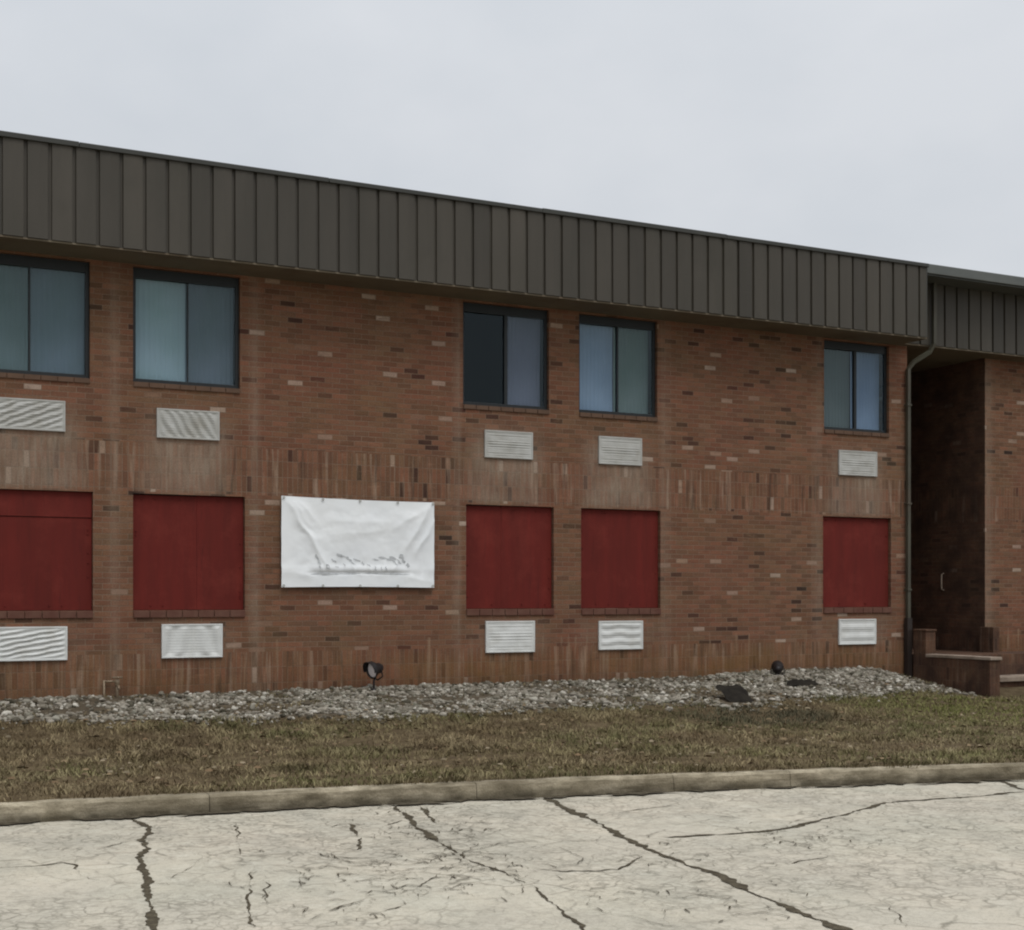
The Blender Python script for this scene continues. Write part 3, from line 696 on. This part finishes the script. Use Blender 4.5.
# ------------------------------------------------------------------ banner
bx0, bx1, bz0, bz1 = 5.522, 7.662, 1.925, 3.10
bn = empty('banner', ((bx0+bx1)/2, -.03, (bz0+bz1)/2), 'wrinkled white vinyl banner hung flat on the brick wall between red boards', 'banner')
def seg(u, v, a, b, c, d):
    du, dv = c-a, d-b; L2 = du*du+dv*dv*.3; t = min(max(((u-a)*du+(v-b)*dv*.3)/L2, 0), 1)
    return math.hypot(u-a-t*du, (v-b-t*dv)*.55), t
def bh(u, v):                                        # outward relief of the cloth, u to the right, v down
    uw, vw = u+.018*nz(u*6, v*6, 1), v+.03*nz(u*5, v*6, 4); h = 0
    for a, b, c, d, w, am in ((.04, .08, .31, .80, .020, .020), (.06, .05, .20, .36, .030, .012), (.10, .06, .24, .28, .022, .009), (.97, .06, .80, .56, .024, .017), (1.0, .2, .86, .66, .02, .013),
                              (.96, .08, .70, .34, .03, .010), (.3, .26, .72, .25, .05, .009), (.36, .38, .66, .36, .04, .008), (.0, .84, .22, .88, .03, .008), (.8, .885, 1.0, .93, .03, .008),
                              (.24, .70, .27, .84, .012, .010), (.45, .7, .47, .85, .010, .007), (.56, .72, .57, .86, .010, .007), (.66, .7, .66, .86, .010, .007), (.75, .66, .73, .84, .012, .008)):
        d_, t_ = seg(uw, vw, a, b, c, d); h += 1.5*am*math.exp(-abs(d_/w)**1.3)*math.sin(math.pi*min(max(.06+.9*t_, 0), 1))**.6
    d_, t_ = seg(u, v+.006*nz(u*9, 2), .16, .845, .86, .835); f_ = math.sin(math.pi*min(max(.02+.96*t_, 0), 1))**.5
    h += f_*(.030*sst(.10, .015, .84-v if v < .84 else .2)*0+.014*math.exp(-((v-.79)/.035)**2)-.014*math.exp(-(d_/.008)**2))
    e = min(1, min(u, 1-u)*9, min(v, 1-v)*7)
    h += e*(.020*fbm(u*4, v*2.4, 2)+.006*fbm(u*14, v*8, 6)) + .008*sst(.5, .75, v)*sst(.92, .8, v)*nz(u*19, v*6)
    return h
n, k = 130, 80; vs = []
for i in range(n+1):
    for j in range(k+1):
        u, v = i/n, j/k; sag = .012*math.sin(math.pi*u)*(1-2*v)
        x = bx0+(bx1-bx0)*u+.006*nz(v*4, 3)*(1-2*u); z = bz1-(bz1-bz0)*v-sag*.8-.022*u*(1-v)
        vs.append((x-(bx0+bx1)/2, -.03-bh(u, v), z-(bz0+bz1)/2))
mb = MB(); mb.add(vs, [(i*(k+1)+j, i*(k+1)+j+1, (i+1)*(k+1)+j+1, (i+1)*(k+1)+j) for i in range(n) for j in range(k)])
mb.build('sheet', M['banner'], bn, True)
for u in (.012, .26, .5, .75, .988):
    for v in (.02, .98):
        mb = MB(); mb.lathe([(.006, 0), (.016, .0), (.018, .004), (.014, .007), (.006, .005)], Matrix.Translation((bx0+(bx1-bx0)*u-(bx0+bx1)/2, -.042-bh(u, v), (bz1-bz0)*(.5-v)-.022*u*(1-v))) @ Matrix.Rotation(math.pi/2, 4, 'X'), 12)
        mb.build('eyelet', M['vent'], bn)
# faint remains of print, too worn to read; long strokes paint the fold's shadow
def dab(u, v, l_, a, w):
    mb = MB(); pts = []
    for s in range(9):
        q = s/8; uu = u+l_*(q-.5)*math.cos(a)+.003*math.sin(q*9+u*40); vv = v+l_*1.8*(q-.5)*math.sin(a)
        ww = w*(1.1*math.sin(math.pi*(.08+.84*q))+.8*nz(q*4, u*31, v*17)); pts.append((uu, vv, ww))
    for (u0, v0, w0), (u1, v1, w1) in zip(pts, pts[1:]):
        f_ = lambda uu, vv: ((bx1-bx0)*(uu-.5), -.034-bh(uu, vv), (bz1-bz0)*(.5-vv)-.022*uu*(1-vv))
        nx_, ny_ = -math.sin(a), math.cos(a)*1.8
        mb.quad(f_(u0-nx_*w0, v0-ny_*w0), f_(u1-nx_*w1, v1-ny_*w1), f_(u1+nx_*w1, v1+ny_*w1), f_(u0+nx_*w0, v0+ny_*w0))
    mb.build('faded_print_fold_shade', M['ink_fold_shade'], bn)
for u, v, l_, a, w_ in ((.33, .70, .04, .5, .005), (.48, .69, .05, .3, .004), (.52, .73, .03, 1.1, .004), (.60, .68, .04, .2, .005), (.72, .66, .05, .3, .007), (.76, .70, .04, .9, .006), (.79, .68, .05, 1.3, .007), (.40, .75, .03, 1.2, .003), (.35, .77, .03, .2, .003), (.225, .68, .06, 1.2, .008), (.24, .74, .05, 1.5, .006), (.29, .765, .03, .9, .010), (.37, .64, .05, .35, .008), (.42, .67, .06, .5, .006), (.45, .72, .04, .6, .004),
                       (.65, .66, .06, .15, .006), (.70, .68, .05, .1, .006), (.775, .64, .03, 1.3, .012), (.82, .74, .03, 1.3, .010), (.73, .71, .05, .8, .005),
                       (.56, .75, .03, .6, .004), (.60, .78, .03, 1.4, .003), (.64, .78, .03, 1.5, .003), (.67, .78, .03, 1.4, .003), (.33, .848, .30, -.012, .006), (.50, .842, .2, 0, .003), (.68, .842, .32, .01, .005)): dab(u, v, l_, a, w_)

# ------------------------------------------------------------------ small things at the wall foot
def floodlight(loc, aim, label, h, roll=0):
    o = empty('floodlight', loc, label, 'floodlight')
    mb = MB(); mb.tube([(0, 0, -.1), (0, 0, h*.45), (.035, .03, h*.62), (.05, .04, h*.8)], .017, 8); mb.lathe([(.0, .03), (.045, .03), (.05, .0), (.04, -.03)], Matrix.Identity(4), 14); mb.build('stake', M['black'], o, True)
    d = Vector(aim).normalized(); rot = d.to_track_quat('Z', 'Y').to_matrix().to_4x4(); m = Matrix.Translation((0, 0, h)) @ rot
    mb = MB(); mb.lathe([(.0, -.17), (.045, -.165), (.06, -.13), (.075, -.11), (.078, -.05), (.105, .0), (.118, .03), (.122, .055), (.112, .055), (.106, .03), (.095, .02)], m, 22)
    # hood over the upper half of the rim
    n = 10; vs = []
    for k in range(n+1):
        t_ = math.pi*(-.08+1.16*k/n)
        for rr, hh in ((.121, .03), (.127, .105+.04*math.sin(max(0, t_ if t_ < math.pi else 0)))):
            vs.append(m @ Vector((rr*math.cos(t_), rr*math.sin(t_), hh)))
    mb.add(vs, [(2*k, 2*k+2, 2*k+3, 2*k+1) for k in range(n)])
    hs = mb.build('housing', M['black'], o, True)
    mb = MB(); mb.lathe([(.104, .028), (.085, .036), (.05, .042), (.0, .045)], m, 22); mb.build('lens', M['lens'], o, True)
    mb = MB(); mb.tube([m @ Vector((.13, 0, -.03)), m @ Vector((.135, -.1, -.05)), m @ Vector((0, -.16, -.06)), m @ Vector((-.135, -.1, -.05)), m @ Vector((-.13, 0, -.03))], .011, 6); mb.build('bracket', M['black'], o)
    return o
floodlight((6.72, -.24, .575), (-.93, -.36, -.14), 'black floodlight with pale lens standing at wall foot below the right half of the banner', .29).scale = (.85, .85, .95)
f2 = floodlight((13.25, -.3, .66), (.55, .75, .15), 'small black floodlight turned to the wall among pale stones near the right window', .11)
f2.scale = (.75, .75, .75); f2.location.z -= .02

def scrap(loc, sx, sy, seed, label):
    n, k = 14, 10; vs = []
    for i in range(n+1):
        for j in range(k+1):
            u, v = i/n-.5, j/k-.5; rr = 1+.35*nz(u*3+seed, v*3, seed)
            x, y = u*sx*rr, v*sy*rr; vs.append((x, y, zg(loc[0]+x, loc[1]+y)-loc[2]+.075+.07*fbm(u*4, v*4, seed)+(v+.3)*sy*.42-.09*max(abs(u), abs(v))))
    mb = MB(); mb.add(vs, [(i*(k+1)+j, (i+1)*(k+1)+j, (i+1)*(k+1)+j+1, i*(k+1)+j+1) for i in range(n) for j in range(k)])
    o = mb.build('fabric_scrap', M['fabric'], None, True); o.location = loc
    md = o.modifiers.new('thick', 'SOLIDIFY'); md.thickness = .004
    return tag(o, label, 'fabric scrap', 'black fabric showing among the stones')
scrap((11.45, -1.72, zg(11.45, -1.72)), .46, .42, 3.3, 'largest black fabric scrap at the lower edge of the stone bed')
scrap((13.15, -.98, zg(13.15, -.98)), .52, .14, 8.1, 'narrow black fabric scrap in the stones below the black turned floodlight')

# tap on a standpipe by the wall
tp = empty('standpipe_tap', (3.42, -.08, .56), 'weathered outdoor tap on short pipes against the wall foot at the left', 'tap')
mb = MB(); mb.tube([(-.12, .04, -.1), (-.12, .04, .23)], .014, 8); mb.tube([(.03, 0, -.1), (.03, 0, .24)], .017, 8); mb.tube([(-.12, .04, .215), (.03, 0, .215)], .012, 8); mb.build('pipe', M['spigot'], tp, True)
mb = MB(); mb.lathe([(0, .24), (.028, .235), (.032, .2), (.024, .17), (.02, .15)], Matrix.Translation((.03, 0, 0)), 14); mb.tube([(.03, -.02, .16), (.03, -.09, .155), (.03, -.105, .12)], .014, 8); mb.build('valve', M['spigot'], tp, True)
mb = MB(); mb.tube([(-.03, -.01, .262), (.09, -.01, .262)], .012, 8); mb.tube([(.03, -.06, .262), (.03, .04, .262)], .012, 8); mb.build('tap_handle', M['spigot'], tp, True)

# ------------------------------------------------------------------ light, sky, camera
EL, AZ = S2(58), S2(180)        # sun height and direction it comes from (x = east, y = north)
wd = bpy.data.worlds.new('World'); sc.world = wd; wd.use_nodes = True
nt = wd.node_tree; nt.nodes.clear(); N_ = nt.nodes.new; Lk = nt.links.new
out = N_('ShaderNodeOutputWorld'); bg = N_('ShaderNodeBackground'); bg.inputs['Strength'].default_value = .1
sky = N_('ShaderNodeTexSky'); sky.sky_type = 'NISHITA'; sky.sun_disc = False; sky.sun_elevation = EL; sky.sun_rotation = AZ; sky.dust_density = 3
tc = N_('ShaderNodeTexCoord'); sx = N_('ShaderNodeSeparateXYZ'); Lk(tc.outputs['Generated'], sx.inputs[0])
def mth(op, a, b=None, clamp=False):
    m = N_('ShaderNodeMath'); m.operation = op; m.use_clamp = clamp
    for i, v in enumerate((a, b)):
        if isinstance(v, bpy.types.NodeSocket): Lk(v, m.inputs[i])
        elif v is not None: m.inputs[i].default_value = v
    return m.outputs[0]
up = mth('MAXIMUM', sx.outputs[2], 0.0)
lum = mth('ADD', mth('MULTIPLY', mth('POWER', up, 4.0), 21.0), 6.3)      # overcast: brighter overhead
def cloud(scale, det, st):
    mp = N_('ShaderNodeMapping'); mp.inputs['Scale'].default_value = st; Lk(tc.outputs['Generated'], mp.inputs[0])
    n = N_('ShaderNodeTexNoise'); n.inputs['Scale'].default_value = scale; n.inputs['Detail'].default_value = det; n.inputs['Roughness'].default_value = .5
    Lk(mp.outputs[0], n.inputs['Vector']); return n.outputs['Fac']
cr = N_('ShaderNodeValToRGB'); Lk(cloud(3.4, 5, (1, 1, 1.7)), cr.inputs[0])
cr.color_ramp.elements[0].position = .36; cr.color_ramp.elements[0].color = (.975, 1.03, 1.095, 1)
cr.color_ramp.elements[1].position = .64; cr.color_ramp.elements[1].color = (1.13, 1.165, 1.215, 1)
vm = N_('ShaderNodeVectorMath'); vm.operation = 'SCALE'; Lk(cr.outputs[0], vm.inputs[0]); Lk(lum, vm.inputs['Scale'])
mx = N_('ShaderNodeMix'); mx.data_type = 'RGBA'; mx.inputs[0].default_value = .9
Lk(sky.outputs[0], mx.inputs[6]); Lk(vm.outputs[0], mx.inputs[7]); Lk(mx.outputs[2], bg.inputs[0]); Lk(bg.outputs[0], out.inputs[0])

sl = bpy.data.lights.new('sun', 'SUN'); sl.energy = 1.0; sl.angle = S2(25); sl.color = (1, .96, .9)
so_ = bpy.data.objects.new('sun', sl); COL.objects.link(so_); so_.location = (-10, -30, 30)
dirv = Vector((math.sin(AZ)*math.cos(EL), math.cos(AZ)*math.cos(EL), math.sin(EL)))
so_.rotation_euler = dirv.to_track_quat('Z', 'Y').to_euler()

cd = bpy.data.cameras.new('camera'); cam = bpy.data.objects.new('camera', cd); COL.objects.link(cam)
cam.location = (0, -17.42, 1.8); cam.rotation_euler = (math.pi/2, 0, -S2(26.997))
cd.sensor_width = 36; cd.lens = 1400*36/1024; cd.shift_y = 132/1024; cd.clip_end = 2000
sc.camera = cam
sc.view_settings.view_transform = 'Standard'; sc.view_settings.look = 'None'; sc.view_settings.gamma = 1; sc.view_settings.exposure = 0
sc.view_settings.use_curve_mapping = False
sc.render.engine = 'CYCLES'; sc.cycles.use_denoising = True; sc.cycles.max_bounces = 6; sc.cycles.filter_width = 2.1
